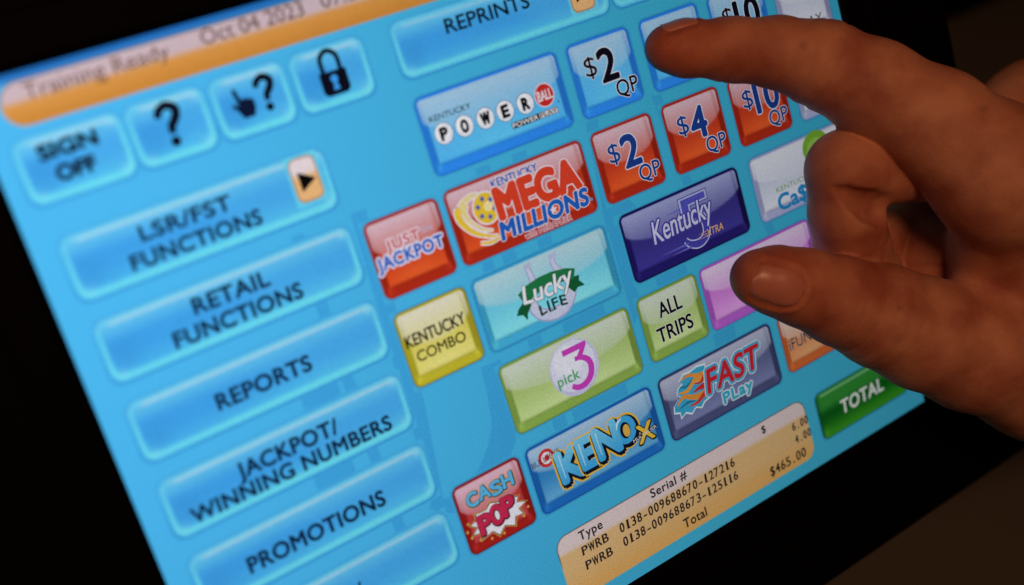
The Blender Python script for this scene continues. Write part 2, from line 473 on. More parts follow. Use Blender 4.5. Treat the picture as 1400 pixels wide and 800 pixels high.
# status bar --------------------------------------------------------
def bar_rgb(w, h, lt, dk, gl, out=(60, 70, 90), gb=.46, rad=17):
    def f(X, Y):
        d = -sdr(X, Y, w, h, rad)
        c = mixc(np.array(lt, float) * np.ones(X.shape + (3,)), np.array(dk, float), sst(Y / h, .5, 1))
        c = mixc(c, np.array(gl, float), sst(gb * h + 0 * X - Y, -3.5, 3.5) * sst(d, 0, 2) * .92)
        bg = bgcol(X + f.u, Y + f.v)
        c = mixc(c, np.array(out, float), (1 - sst(d, .3, 2)) * sst(-Y + h * .4, -10, 10) * .8)
        return lin(mixc(bg, c, sst(d, -.6, .6)))
    return f
bar = button(23, 7.5, 682, 40, bar_rgb(682, 40, (220, 152, 74), (208, 138, 58), (206, 186, 202), rad=19), 'orange status bar across the top of the menu')
bar.name = 'status_bar'
text('Training Ready', 46, 12, 181, 26, (120, 84, 66), Z3, bar, name='status_text', bold=.004)
text('Oct 04 2023', 214, 10, 322, 24, (104, 76, 66), Z3, bar, name='status_text', bold=.004)
text('07:23', 342, 9, 392, 23, (112, 84, 70), Z3, bar, name='status_text', bold=.004)

# navigation buttons ------------------------------------------------
b = button(17, 57, 100, 61, nav_rgb(100, 61), 'light blue sign off button at the top left of the menu')
text('SIGN', 38, 67, 91, 80, INK, Z3, b, bold=.055); text('OFF', 47, 88.5, 82, 102, INK, Z3, b, bold=.055)
b = button(120, 57, 78, 61, nav_rgb(78, 61), 'light blue square button with a lone question mark')
def qmark(u, v, s, p):
    stroke('icon', [(u - 9 * s, v - 9 * s), (u - 7 * s, v - 15 * s), (u + 1 * s, v - 19 * s), (u + 9 * s, v - 14 * s), (u + 7 * s, v - 6 * s), (u + 1 * s, v + 1 * s), (u - 0 * s, v + 8 * s)], [7 * s, 7.5 * s, 8 * s, 8.5 * s, 8.5 * s, 8 * s, 6.5 * s], (6, 12, 30), Z3, p)
    flat('icon', ell(u, v + 15.5 * s, 4.8 * s), (6, 12, 30), Z3, p)
qmark(158.5, 85, 1.0, b)
b = button(203, 57, 79, 61, nav_rgb(79, 61), 'light blue square button with a pointing hand and question mark')
HND = [(228, 99), (225, 93), (220, 87), (222, 85), (227, 88), (224.5, 73), (226, 70.5), (228.5, 72), (231, 83), (233, 81.5), (235.5, 83), (237, 82), (239.5, 84), (241, 83.5), (243.5, 86), (243.5, 93), (241, 99), (240.5, 101), (229, 101)]
join_shapes('icon', [([(u, v) for u, v in HND], (6, 24, 56), 0)], b, Z3)
qmark(257, 84, .86, b)
b = button(288, 57, 83, 61, nav_rgb(83, 61), 'light blue square button with a black closed padlock')
join_shapes('icon', [([(315, 83), (345, 83), (345, 103), (341, 107), (319, 107), (315, 103)], (6, 12, 30), 0), (ell(330, 91, 4, n=14), (58, 158, 242), .02), ([(328.6, 93), (331.4, 93), (333.5, 102), (326.5, 102)], (58, 158, 242), .021)], b, Z3)
stroke('icon', [(320.5, 85), (320.5, 72), (323, 66), (330, 62.5), (337, 66), (339.5, 72), (339.5, 85)], 5, (6, 12, 30), Z3 + .01, b)

def arrow(u, v, w, h, p):
    rgb = game_rgb(w, h, (240, 196, 140), (226, 176, 116), (240, 190, 130), (240, 226, 226), rim=(190, 130, 80)); rgb.u, rgb.v = u, v
    us, vs_ = samples(w, 6), samples(h, 6)
    X, Y = np.meshgrid(us, vs_)
    d = -sdr(X, Y, w, h, 8)
    c = mixc(np.array([238, 186, 126.]) * np.ones(X.shape + (3,)), np.array([236, 220, 226.]), (1 - sst(Y / h, .3, .5)))
    c = mixc(c, np.array([176, 120, 84.]), 1 - sst(d, .5, 2.2)); c = mixc(np.array([104, 214, 246.]) * np.ones(X.shape + (3,)), c, sst(d, -.7, .5))
    P = np.stack([(X + u) * K / 1000, -(Y + v) * K / 1000, np.full_like(X, Z2 / 1000)], -1).reshape(-1, 3)
    ny, nx = X.shape; i = np.arange(nx * ny).reshape(ny, nx)
    F = np.stack([i[:-1, :-1], i[1:, :-1], i[1:, 1:], i[:-1, 1:]], -1).reshape(-1, 4)
    mesh_obj('arrow_tile', P.tolist(), F.tolist(), PIC, p, lin(c).reshape(-1, 3))
    join_shapes('icon', [([(u + w * .24, v + h * .3), (u + w * .24, v + h * .76), (u + w * .86, v + h * .54)], (4, 6, 10), 0)], p, Z4)
NV = [150, 233, 316, 399, 482, 565]
T = {0: [('LSR/FST', 96, 164, 187, 178), ('FUNCTIONS', 79, 187, 211, 201.5)], 1: [('RETAIL', 118, 246, 197, 261.5), ('FUNCTIONS', 90, 270, 225, 285.5)],
     2: [('REPORTS', 106.5, 342.5, 208, 358.5)], 3: [('JACKPOT/', 101, 416, 212, 432), ('WINNING NUMBERS', 45, 438, 268, 453.5)], 4: [('PROMOTIONS', 78, 510.5, 234, 527)], 5: [('SALES /', 118, 581, 180, 597)]}
NL = {0: 'wide light blue functions button with a tan arrow tile at its right end', 1: 'wide light blue retail functions button', 2: 'wide light blue reports button',
      3: 'wide light blue button with two lines reading jackpot and winning numbers', 4: 'wide light blue promotions button', 5: 'lowest wide light blue button, cut off by the bottom left edge'}
for i, v in enumerate(NV):
    b = button(24, v, 269, 63, nav_rgb(269, 63), NL[i])
    for t in T[i]:
        if i == 5: text('/', 171, 592, 179, 610, NAVINK, Z3, b, bold=.012)
        else: text(*t, NAVINK, Z3, b, bold=.034, sp=1.06)
    if i == 0: arrow(253, 153, 29, 45, b)
b = button(404, 56, 274, 60, nav_rgb(274, 60, .5), 'wide light blue reprints button above the game buttons')
text('REPRINTS', 467.5, 68.5, 575, 83.5, INK, Z3, b, bold=.02); arrow(628, 60, 32, 46, b)
b = button(684, 56, 270, 60, nav_rgb(270, 60, .5), 'light blue button mostly above the top edge beside the reprints button')

# game buttons ------------------------------------------------------
MC, RV, RH = 405.5, [136.5, 239, 341.5, 444.5, 547.5], 85.5
MW = 184.5
BLUE = dict(face=(96, 190, 246), edge=(42, 140, 244), lo=(84, 190, 255), gloss=(182, 212, 236), rim=(40, 124, 232))
RED = dict(face=(196, 56, 34), edge=(176, 40, 20), lo=(240, 88, 36), gloss=(228, 208, 226), rim=(170, 50, 50))
GREEN = dict(face=(176, 202, 120), edge=(142, 176, 78), lo=(204, 230, 152), gloss=(218, 226, 220), rim=(124, 150, 60))
# power ball
b = button(MC, RV[0], MW, RH, game_rgb(MW, RH, **BLUE), 'blue game button with a row of lettered white balls and one red ball')
text('KENTUCKY', 417, 159, 469, 165, INK, Z3, b, bold=.01)
for (x, ch) in zip((429, 455, 482, 508, 535), 'POWER'):
    join_shapes('ball', [(ell(x, 180.5, 11.6, 12), (90, 110, 150), -.01), (ell(x, 180.5, 10.8, 11.2), (236, 240, 250), 0), (ell(x - 1, 179, 8, 8.4), (250, 250, 255), .004)], b, Z3)
    wd = 9.5 if ch == 'W' else 7
    text(ch, x - wd / 2 - .5, 174.5, x + wd / 2 + .5, 187, (10, 10, 20), Z4, b, bold=.06)
join_shapes('ball', [(ell(561.5, 179, 13.2, 13.6), (236, 214, 226), -.01), (ell(561.5, 179, 11.8, 12.2), (204, 44, 44), 0)], b, Z3)
text('BALL', 552, 173.5, 571.5, 184.5, (240, 228, 236), Z4, b, bold=.02)
join_shapes('strip', [([(511, 195.5), (573.5, 195.5), (573.5, 202.5), (511, 202.5)], (40, 40, 50), 0), ([(548, 196), (573, 196), (573, 202), (548, 202)], (210, 210, 216), .01)], b, Z3)
text('POWER', 512, 196.5, 546, 201.5, (235, 235, 240), Z4, b, bold=.02); text('PLAY', 549, 196.5, 572, 201.5, (60, 40, 50), Z4, b, bold=.0)
flat('mark', ell(577, 191, 1), (30, 60, 110), Z3, b)

def qp(u, v, style, ink, amt, label, q=True):
    w = 89
    st = dict(style)
    b = button(u, v, w, RH, game_rgb(w, RH, **st), label)
    hal = [(.022, (226, 230, 244))]
    o = u - 604; p = v - 136.5
    text('$', 622 + o, 156 + p, 638 + o, 177.5 + p, ink, Z3 + .02, b, bold=.004, halo=hal)
    x1 = 665 if len(amt) == 1 else 680
    text(amt, 642 + o, 153 + p, x1 + o, 189 + p, ink, Z3 + .05, b, bold=.03, halo=hal)
    if q: text('QP', 657 + o, 192.5 + p, 688 + o, 210.5 + p, ink, Z4 + .03, b, bold=.012, halo=[(.03, (226, 230, 244))])
    return b
DKI = (8, 12, 26); NVI = (26, 60, 140)
qp(604, RV[0], BLUE, DKI, '2', 'blue square quick pick button priced two dollars')
qp(709.5, RV[0], BLUE, DKI, '4', 'blue square quick pick button under the index fingertip', q=True)
qp(815, RV[0], BLUE, DKI, '10', 'blue square quick pick button priced ten dollars')
qp(604, RV[1], RED, NVI, '2', 'red square quick pick button priced two dollars')
qp(709.5, RV[1], RED, NVI, '4', 'red square quick pick button priced four dollars')
qp(815, RV[1], RED, NVI, '10', 'red square quick pick button priced ten dollars')
WHT = dict(face=(206, 212, 234), edge=(172, 176, 216), lo=(232, 236, 250), gloss=(236, 238, 248), rim=(130, 160, 215))
b = button(920.5, RV[0], 89, RH, game_rgb(89, RH, **WHT), 'white square button behind the index finger with grey letters')
text('PLAY', 948, 201, 992, 213, (44, 48, 64), Z3, b, halo=[(.02, (240, 240, 250))])
b = button(920.5, RV[1], 89, RH, game_rgb(89, RH, **WHT), 'white square button below the index finger, mostly hidden')

# mega
b = button(MC, RV[1], MW, RH, game_rgb(MW, RH, **RED), 'red wide game button with yellow ball, red and blue lettering')
HW = (238, 226, 236); 
text('KENTUCKY', 465, 246, 526.5, 254.5, (28, 80, 176), Z3 + .02, b, bold=.03, halo=[(.07, HW)])
SW_ = [([(419, 262), (416, 268), (418, 278), (428, 292), (446, 303), (456, 305)], [9, 8, 7, 5, 3, 1]), ([(428, 260), (424, 268), (428, 280), (440, 293), (452, 298)], [7, 6, 4, 3, 1]), ([(432, 306), (444, 309.5), (458, 308)], [2, 3.5, 2]),
       ([(420, 262), (428, 256.5), (440, 254), (450, 257)], [6, 6, 5, 2])]
for pts, wd in SW_: stroke('swirl', pts, [a + 3 for a in wd], HW, Z3 + .0, b, 5)
for k, (pts, wd) in enumerate(SW_): stroke('swirl', pts, wd, (236, 216, 150) if k % 2 else (240, 200, 60), Z3 + .012 + k * .003, b, 5)
join_shapes('ball', [(ell(451, 272, 17.5, 19), HW, 0), (ell(451, 272, 15.5, 17), (236, 198, 48), .006), (ell(454, 271, 5.5), (250, 232, 170), .010)] +
            [(star(451 + 10.2 * math.cos(a), 272 + 11 * math.sin(a), 4.2), (46, 88, 186), .014) for a in [math.radians(20 + 60 * i) for i in range(6)]], b, Z3 + .03)
text('MEGA', 465, 257, 575, 290, (222, 66, 40), Z4 + .06, b, bold=.06, halo=[(.03, HW)], sp=1.02)
text('MILLIONS', 459, 294, 580, 312.5, (28, 96, 190), Z5 + .06, b, bold=.05, shear=.12, halo=[(.035, HW)], sp=1.04)
join_shapes('star', [(star(531.5, 303, 5.6), HW, 0)], b, Z6 + .02)
flat('mark', ell(583.5, 309, 1.8), (70, 170, 220), Z6, b)
text('with MEGAPLIER', 487, 315.5, 551.5, 322, (190, 40, 40), Z6, b, bold=.02, halo=[(.06, HW)])

# jackpot
b = button(307.5, RV[1] + 1, 89.5, 84.5, game_rgb(89.5, 84.5, **RED), 'red square game button left of the wide red one')
text('JUST', 326, 264.5, 366, 275.5, (206, 84, 90), Z3 + .03, b, bold=.03, halo=[(.09, (240, 226, 240))], sp=1.08)
text('the', 369, 264, 382, 271, (176, 110, 140), Z3 + .03, b, bold=0, halo=[(.04, (232, 216, 232))])
text('JACKPOT', 310, 279.5, 390, 292.5, (40, 92, 196), Z4 + .03, b, bold=.035, halo=[(.10, (228, 228, 250))], sp=1.08)

# combo
YEL = dict(face=(226, 212, 96), edge=(196, 184, 44), lo=(240, 228, 126), gloss=(236, 232, 222), rim=(150, 140, 30))
b = button(307.5, RV[2], 89.5, 85, game_rgb(89.5, 85, **YEL), 'yellow square combo button')
text('KENTUCKY', 312.5, 368, 386.5, 381, (20, 22, 16), Z3, b, bold=.022); text('COMBO', 320, 388, 381, 399.5, (56, 52, 26), Z3, b, bold=.016)

# lucky
AQ = dict(face=(112, 210, 238), edge=(66, 178, 222), lo=(136, 236, 248), gloss=(196, 222, 230), rim=(50, 150, 210))
b = button(MC, RV[2], MW, RH, game_rgb(MW, RH, **AQ), 'aqua game button with a horseshoe and green ribbon')
GR = (30, 122, 70); DG = (18, 92, 52)
SIL = (188, 196, 228)
sh = [(478, 352), (480, 372), (474, 384), (472, 398), (480, 410), (496, 415), (512, 412), (524, 400), (526, 388), (518, 374), (512, 362), (512, 352)]
stroke('horseshoe', sh, [7, 9, 12, 14, 15, 16, 16, 15, 13, 10, 8, 7], (164, 172, 214), Z2, b, 6)
stroke('horseshoe', sh, [4, 6, 8, 10, 11, 12, 12, 11, 9, 7, 5, 4], (206, 210, 236), Z2 + .01, b, 6)
join_shapes('horseshoe', [([(474, 349), (484, 347), (485, 353), (474, 355)], SIL, 0), ([(507, 350), (518, 348), (519, 354), (508, 356)], SIL, 0), (ell(496, 394, 15, 10), (134, 226, 246), .02)], b, Z2 + .015)
join_shapes('ribbon', [([(452, 393), (466, 384), (470, 394), (462, 402), (460, 409), (456, 401), (448, 399)], DG, 0), ([(526, 384), (540, 385), (538, 391), (544, 399), (534, 398), (528, 402), (522, 394)], DG, 0),
    ([(457, 377), (470, 371), (488, 368), (506, 368), (524, 371), (537, 376), (532, 387), (520, 385), (506, 383), (492, 383), (476, 386), (463, 393)], GR, .01)], b, Z3)
text('Lucky', 461, 369.5, 531, 390, (240, 240, 250), Z4 + .04, b, bold=.02, shear=.2, arch=-3, halo=[(.02, (20, 60, 50))])
text('FOR', 487, 390, 503, 395.5, (60, 120, 120), Z4, b, bold=0)
text('LIFE', 478, 399.5, 515, 411, (24, 70, 62), Z4, b, bold=.03, arch=2.0, sp=1.1)
join_shapes('serif', [([(477.5 + a, 409.5 - abs(a) * .0), (482.5 + a, 409.5), (482.5 + a, 411), (477.5 + a, 411)], (24, 70, 62), 0) for a in (0, 12, 17)], b, Z4)

# pick 3
b = button(MC, RV[3], MW, 83.5, game_rgb(MW, 83.5, **GREEN), 'pale green game button with a large purple numeral three')
join_shapes('disc', [(ell(500, 484, 34, 33.5, 48), (206, 204, 238), 0), (ell(499, 482, 31, 30, 48), (226, 226, 246), .008), (ell(495, 474, 20, 18, 36), (238, 238, 250), .016)], b, Z3)
MG = (206, 66, 190)
join_shapes('lettering', [([(489, 459.5), (523, 459.5), (523, 464), (512, 478), (502, 478), (513, 466.5), (489, 466.5)], MG, 0)], b, Z4 + .03)
stroke('lettering', [(503, 475.5), (512, 476.5), (520, 483), (521.5, 492), (517, 502), (508, 508), (498, 508.5), (490, 504)], [5, 6.5, 7.5, 8, 8, 7.5, 7, 6], MG, Z4 + .035, b)
text('pick', 473, 486, 503.5, 498.5, (96, 176, 120), Z4, b, bold=.02, sp=1.05)

# keno
KB = dict(face=(48, 134, 202), edge=(28, 108, 196), lo=(110, 184, 232), gloss=(196, 218, 238), rim=(24, 88, 176))
b = button(MC + .5, RV[4], MW, 84, game_rgb(MW, 84, glow=.15, **KB), 'deep blue game button with cartoon letters outlined in yellow')
join_shapes('bullseye', [(ell(431, 568, 11), (206, 50, 50), 0), (ell(431, 568, 7.2), (236, 226, 236), .008), (ell(431.5, 568, 3.6), (206, 50, 60), .016)], b, Z3)
text('BULLSEYE', 410, 566, 450, 573, (60, 50, 50), Z4, b, bold=.0, rot=-4)
for (ch, x0, x1, y0, y1, zz) in (('K', 442, 475, 570, 607, 0), ('E', 472, 497, 568, 604, .03), ('N', 497, 530, 566, 603, .06)):
    text(ch, x0 + 1.5, y0 + 2.5, x1 + 1.5, y1 + 2.5, (10, 20, 44), Z4 + zz, b, bold=.10, shear=-.05, halo=[(.04, (240, 190, 56))])
    text(ch, x0, y0, x1, y1, (64, 172, 232), Z4 + zz + .012, b, bold=.055, shear=-.05, vgrad=(120, 206, 244))
join_shapes('lettering', [(ell(543.5, 586, 20, 22.5, 40), (240, 190, 56), 0), (ell(543.5, 586.5, 18, 20.5, 40), (10, 20, 44), .005), (ell(541.5, 584, 15.8, 17.6, 40), (64, 172, 232), .010), (ell(541.5, 584.5, 7.4, 10.4, 30), (10, 20, 44), .015), (ell(543, 585.5, 5, 8, 30), (226, 180, 80), .020)], b, Z5)
stroke('highlight', [(530, 579), (533, 572), (540, 568.5)], [1, 3, 1.5], (214, 238, 250), Z5 + .03, b)
for x, y0, y1 in ((446, 572, 602), (475.5, 571, 600), (500.5, 569, 598)): stroke('highlight', [(x, y0), (x + 1, y1)], [1.6, 1], (190, 230, 250), Z4 + .09, b)
text('X', 555.5, 588, 580, 611, (22, 24, 34), Z5 + .05, b, bold=.07); text('X', 556, 588, 579, 610, (240, 194, 64), Z5 + .065, b, bold=.03)
join_shapes('strip', [([(547, 599.5), (585, 595.5), (585.5, 601), (547.5, 605)], (40, 44, 62), 0)], b, Z6 + .01)
text('MULTIPLIER', 548, 600.5, 585, 604.5, (226, 226, 232), Z6 + .03, b, bold=.005, rot=-6)

# cash pop
CP = dict(face=(196, 58, 60), edge=(170, 30, 26), lo=(206, 76, 82), gloss=(236, 210, 230), rim=(120, 20, 26))
b = button(307.5, RV[4] + .5, 89.5, 84, game_rgb(89.5, 84, glow=.05, **CP), 'dark red square button with cartoon lettering over a white burst')
bc = [(352 + (37 if i % 2 == 0 else 29) * math.cos(2 * math.pi * i / 22) * (1 + .06 * math.sin(i * 5)), 603 + (20 if i % 2 == 0 else 14.5) * math.sin(2 * math.pi * i / 22) * (1 + .08 * math.cos(i * 3))) for i in range(22)]
join_shapes('burst', [([(352 + (x - 352) * 1.1, 603 + (y - 603) * 1.15) for x, y in bc], (206, 160, 80), 0), ([(352 + (x - 352) * 1.05, 603 + (y - 603) * 1.07) for x, y in bc], (110, 30, 30), .006), (bc, (242, 240, 250), .012)] +
            [(ell(352 + 41 * math.cos(a), 603 + 22 * math.sin(a), 1.7, n=10), (216, 170, 80), .003) for a in [math.radians(20 + 23 * i) for i in range(9)]], b, Z3)
for i, ch in enumerate('CASH'):
    x = 321 + i * 15.8; dy = (0, -1.5, 1, -1)[i]
    text(ch, x + 1, 562.5 + dy, x + 14.5, 578 + dy, (30, 36, 60), Z4 + .004 * i, b, bold=.085, halo=[(.03, (214, 170, 70))]); text(ch, x + .6, 562 + dy, x + 14, 577.5 + dy, (96, 190, 238), Z4 + .03, b, bold=.04)
for i, ch in enumerate('POP'):
    x = 326 + i * 16.5; dy = (3, 0, -3)[i]; 
    text(ch, x + 1, 590 + dy, x + 16, 612 + dy, (70, 10, 30), Z5 + .004 * i, b, bold=.085); text(ch, x + .6, 589.5 + dy, x + 15.4, 611 + dy, (206, 44, 84), Z5 + .02, b, bold=.05)

# kentucky five
NB = dict(face=(54, 48, 130), edge=(30, 24, 104), lo=(66, 60, 158), gloss=(176, 184, 226), rim=(14, 12, 60), side=.75)
b = button(611.5, RV[2], 186.5, 84.5, game_rgb(186.5, 84.5, glow=.0, **NB), 'dark blue game button with a racing numeral five')
PU = (84, 84, 190)
five = [(700, 352.5), (700, 388), (699, 388), (708, 388)]
F5 = [([(703, 354), (741, 354), (741, 362), (713, 362), (712, 378), (702, 378)])]
def grow(pts, cx, cy, ax_, ay_): return [(cx + (x - cx) * ax_, cy + (y - cy) * ay_) for x, y in pts]
join_shapes('numeral', [([(699, 351), (744.5, 351), (744.5, 365), (716, 365), (716, 380), (699, 380)], (60, 60, 150), 0), ([(700, 352), (743.5, 352), (743.5, 364), (715, 364), (715, 380), (700, 380)], (178, 184, 226), .004), (F5[0], PU, .008)], b, Z3)
ring = [(710, 381), (718, 378), (728, 382), (732, 392), (730, 404), (722, 411), (712, 412), (702, 408), (697, 402)]
stroke('numeral', ring, [10, 11, 12, 12, 12, 12, 12, 10, 8], (196, 202, 236), Z3 - .01, b)
stroke('numeral', ring, [7, 8, 9, 9, 9, 9, 9, 7, 5], (70, 66, 170), Z3 + .0, b)
for x0, x1, y, t in ((676, 699, 363.5, 3.5), (660, 697, 372, 3.5), (672, 699, 378, 3.5), (655, 700, 407, 2.2), (670, 704, 412.5, 2.2)):
    join_shapes('speed_line', [([(x0, y), (x1, y - t / 2), (x1, y + t / 2)], (110, 110, 206), 0)], b, Z3)
text('Kentucky', 652, 364, 747, 390.5, (206, 206, 236), Z5, b, bold=.008, shear=.22, rot=-2, halo=[(.05, (66, 62, 160))])
text('XTRA', 729, 400, 756, 409, (240, 186, 84), Z5, b, bold=.0, shear=.22)
for y in (402, 405, 408): join_shapes('speed_line', [([(716, y + .5), (730, y - .5), (730, y + .5)], (226, 170, 80), 0)], b, Z4)

# cash ball (half hidden)
b = button(818, RV[2], 190, 84, game_rgb(190, 84, **WHT), 'white game button with a green disc, partly behind the middle finger')
join_shapes('disc', [(ell(933, 362, 24, 22), (124, 178, 56), 0), (ell(933, 364, 17, 15), (150, 196, 80), .01), (ell(966, 365, 14, 14), (40, 136, 206), .005)], b, Z3)
text('KENTUCKY', 852, 389.5, 915, 396, (120, 166, 76), Z3, b, bold=.0)
text('Ca$hball', 850.5, 400, 960, 419.5, (34, 140, 204), Z3, b, bold=.035)

# all trips, pink, fast play, ifund, total
b = button(604, RV[3] - 1, 93, 82, game_rgb(93, 82, **GREEN), 'pale green square button left of the pink one')
for s, a in (('ALL', (632, 459, 667, 477)), ('TRIPS', (621.5, 488.5, 676, 506))): text(s, *a, (10, 14, 20), Z3 + .02, b, bold=.022, halo=[(.022, (236, 240, 232))])
PK = dict(face=(214, 128, 222), edge=(184, 96, 206), lo=(236, 166, 240), gloss=(236, 222, 242), rim=(164, 90, 200))
b = button(703, RV[3] - 1, 188.5, 82, game_rgb(188.5, 82, **PK), 'pink game button under the thumb')
FP = dict(face=(96, 104, 148), edge=(74, 80, 124), lo=(132, 140, 188), gloss=(202, 206, 226), rim=(36, 46, 92))
b = button(602.5, RV[4], 186.5, 83, game_rgb(186.5, 83, glow=.1, **FP), 'grey game button with flaming red italic letters')
TQ = (60, 172, 212); PW = (226, 240, 246)
blob = [(616, 596), (618, 588), (626, 583), (632, 582), (626, 577), (630, 570), (638, 567), (634, 563), (642, 557), (652, 558), (664, 556), (676, 558), (672, 599), (662, 601), (656, 606), (648, 602), (640, 607), (632, 602), (624, 606), (624, 599)]
join_shapes('flame', [(grow(blob, 648, 580, 1.06, 1.09), PW, 0), (blob, TQ, .006)], b, Z3)
text('FAST', 671, 566, 763, 595, (210, 36, 50), Z4 + .03, b, bold=.028, shear=.22, halo=[(.07, TQ), (.10, PW)], sp=1.02)
text('PLay', 691, 604, 740, 618, (60, 176, 206), Z4 - .0, b, bold=.05, shear=.05, halo=[(.075, PW)], sp=1.12)
for i, (pts, wd, c) in enumerate([([(622, 590), (634, 583), (650, 590), (670, 592)], [1.5, 5, 7, 9], (230, 150, 60)), ([(628, 576), (642, 578), (656, 570), (672, 575)], [1.5, 5, 6, 9], (236, 160, 60)), ([(636, 562), (648, 560), (660, 565), (674, 568)], [1.5, 4, 5, 6], (236, 150, 60)),
        ([(640, 598), (652, 598), (664, 593), (674, 590)], [1.5, 4, 6, 10], (214, 60, 50)), ([(650, 584), (660, 582), (672, 583)], [1.5, 5, 10], (208, 44, 50)), ([(632, 570), (644, 572), (654, 566)], [1, 3, 1], (30, 120, 160)), ([(624, 595), (638, 592), (650, 595)], [1, 3, 1], (30, 120, 160)), ([(654, 574), (664, 576), (672, 570)], [1, 3, 5], (208, 44, 50))]):
    stroke('flame', pts, wd, c, Z4 - .02 + i * .002, b, 5)
OR = dict(face=(226, 140, 90), edge=(212, 104, 50), lo=(240, 164, 110), gloss=(236, 226, 226), rim=(184, 80, 60))
b = button(802.5, RV[4], 91, 79, game_rgb(91, 79, **OR), 'orange square button just below the thumb')
text('iFUND', 812.5, 583, 866, 598, (40, 28, 40), Z3, b, bold=.0, halo=[(.02, (220, 190, 180))])
def total_rgb(w, h):
    def f(X, Y):
        d = -sdr(X, Y, w, h, 9)
        c = mixc(np.array([52, 148, 56.]) * np.ones(X.shape + (3,)), np.array([8, 96, 26.]), sst(Y / h, .3, .52))
        c = mixc(c, np.array([60, 160, 36.]), sst(Y / h, .5, 1))
        c = mixc(c, np.array([150, 206, 150.]), .9 * np.exp(-((Y - 5) / 1.8) ** 2) * sst(X, 6, 12) * sst(w - X, 6, 30))
        c = mixc(c, np.array([4, 80, 20.]), .6 * (np.exp(-(X / 5) ** 2) + np.exp(-((w - X) / 5) ** 2)))
        c = mixc(c, np.array([100, 180, 60.]), .5 * np.exp(-((X - 7) / 5) ** 2 - ((Y - h + 8) / 6) ** 2))
        bg = bgcol(X + f.u, Y + f.v); sh = mixc(bg, np.array([20, 70, 130.]), np.exp(-np.maximum(-d, 0) / 1.2) * .9)
        return lin(mixc(sh, c, sst(d, -.6, .6)))
    return f
b = button(833, 672, 165, 65, total_rgb(165, 65), 'dark green total button at the bottom right of the menu')
text('TOTAL', 874, 698, 954, 716, (236, 244, 236), Z3 + .02, b, bold=.03, shear=.1, sp=1.08, halo=[(.04, (70, 120, 70))])

# ticket panel
pn = button(408, 665, 405, 84, bar_rgb(405, 84, (232, 190, 132), (236, 180, 104), (234, 216, 220), (50, 60, 84), .27), 'tan ticket panel listing serial numbers and a total')
pn.name = 'ticket_panel'
TI = (44, 36, 40)
def mono(s, u0, v0, u1, v1, cw=.72):
    n = len(s); pit = (u1 - u0) / (n - 1 + cw)
    av, af = [], []
    for i, ch in enumerate(s):
        V, F = glyph(ch, .006, .06, 1); capn = glyph('H', 0, 0, 1)[0][:, 1].max()
        x0, x1 = V[:, 0].min(), V[:, 0].max(); wch = pit * cw * (.55 if ch in '1' else .35 if ch == '.' else .8 if ch == '-' else 1); ox = u0 + i * pit + (pit * cw - wch) / 2
        b_ = len(av)
        for kk, (dx_, dy_) in enumerate(((0, 0), (.42, 0), (-.3, .12))):
            b_ = len(av)
            for x, y in V: av.append(U(ox + (x - x0) / (x1 - x0) * wch + dx_, v1 - y / capn * (v1 - v0) + dy_, Z3 + kk * .001))
            af += [tuple(j + b_ for j in f) for f in F]
        if ch in '1':      # slab foot as in the terminal's typeface
            b_ = len(av); m = ox + wch * .62
            for (x, y) in ((m - 2.6, v1 - 1.2), (m + 2.6, v1 - 1.2), (m + 2.6, v1), (m - 2.6, v1)): av.append(U(x, y, Z3 + .01))
            af.append((b_ + 3, b_ + 2, b_ + 1, b_))
    o = mesh_obj('printed_line', av, af, PIC, pn, np.tile(lin(TI), (len(av), 1)))
    if sum(p.normal.z * p.area for p in o.data.polygons) < 0: o.data.flip_normals()
P_ = dict(name='printed_line', bold=.022)
text('Type', 441, 671, 475, 682, TI, Z3, pn, sp=1.1, **P_); text('Serial #', 551, 670, 608, 681, TI, Z3, pn, sp=1.08, **P_)
mono('PWRB', 439, 690, 478, 701, .84); mono('PWRB', 438.5, 709, 478, 720, .84)
mono('0138-009688670-127216', 496.5, 689, 682, 700.5); mono('0138-009688673-125116', 496, 707.5, 682, 719)
text('Total', 585, 729, 622, 741, TI, Z3, pn, sp=1.08, **P_)
text('$', 736, 671.5, 742.5, 681, TI, Z3, pn, **P_)
mono('6.00', 785, 690, 813, 700.5); mono('4.00', 785, 708, 813, 719); mono('$465.00', 733, 729, 797, 741.5, .78)

# ------------------------------------------------------------------ the hand
def J(px, py, h, rpx):
    P = at(px, py, h); return np.r_[P, rpx * depth(P) / FPX]

def chain_field(G, chain, k):
    """smooth union of tapered capsules; G = (X, Y, Z) grids"""
    D = None
    for a, b in zip(chain[:-1], chain[1:]):
        d = capsule(G, a, b); D = d if D is None else smin(D, d, k)
    return D
def capsule(G, a, b):
    X, Y, Z = G
    ba = b[:3] - a[:3]; L2 = float(ba @ ba) + 1e-9
    px_, py_, pz_ = X - a[0], Y - a[1], Z - a[2]
    t = np.clip((px_ * ba[0] + py_ * ba[1] + pz_ * ba[2]) / L2, 0, 1)
    d = np.sqrt((px_ - ba[0] * t) ** 2 + (py_ - ba[1] * t) ** 2 + (pz_ - ba[2] * t) ** 2)
    ts = t * t * (3 - 2 * t) * .35 + t * .65
    return d - (a[3] + (b[3] - a[3]) * ts)
def smin(a, b, k):
    h = np.maximum(k - np.abs(a - b), 0) / k
    return np.minimum(a, b) - h * h * k * .25

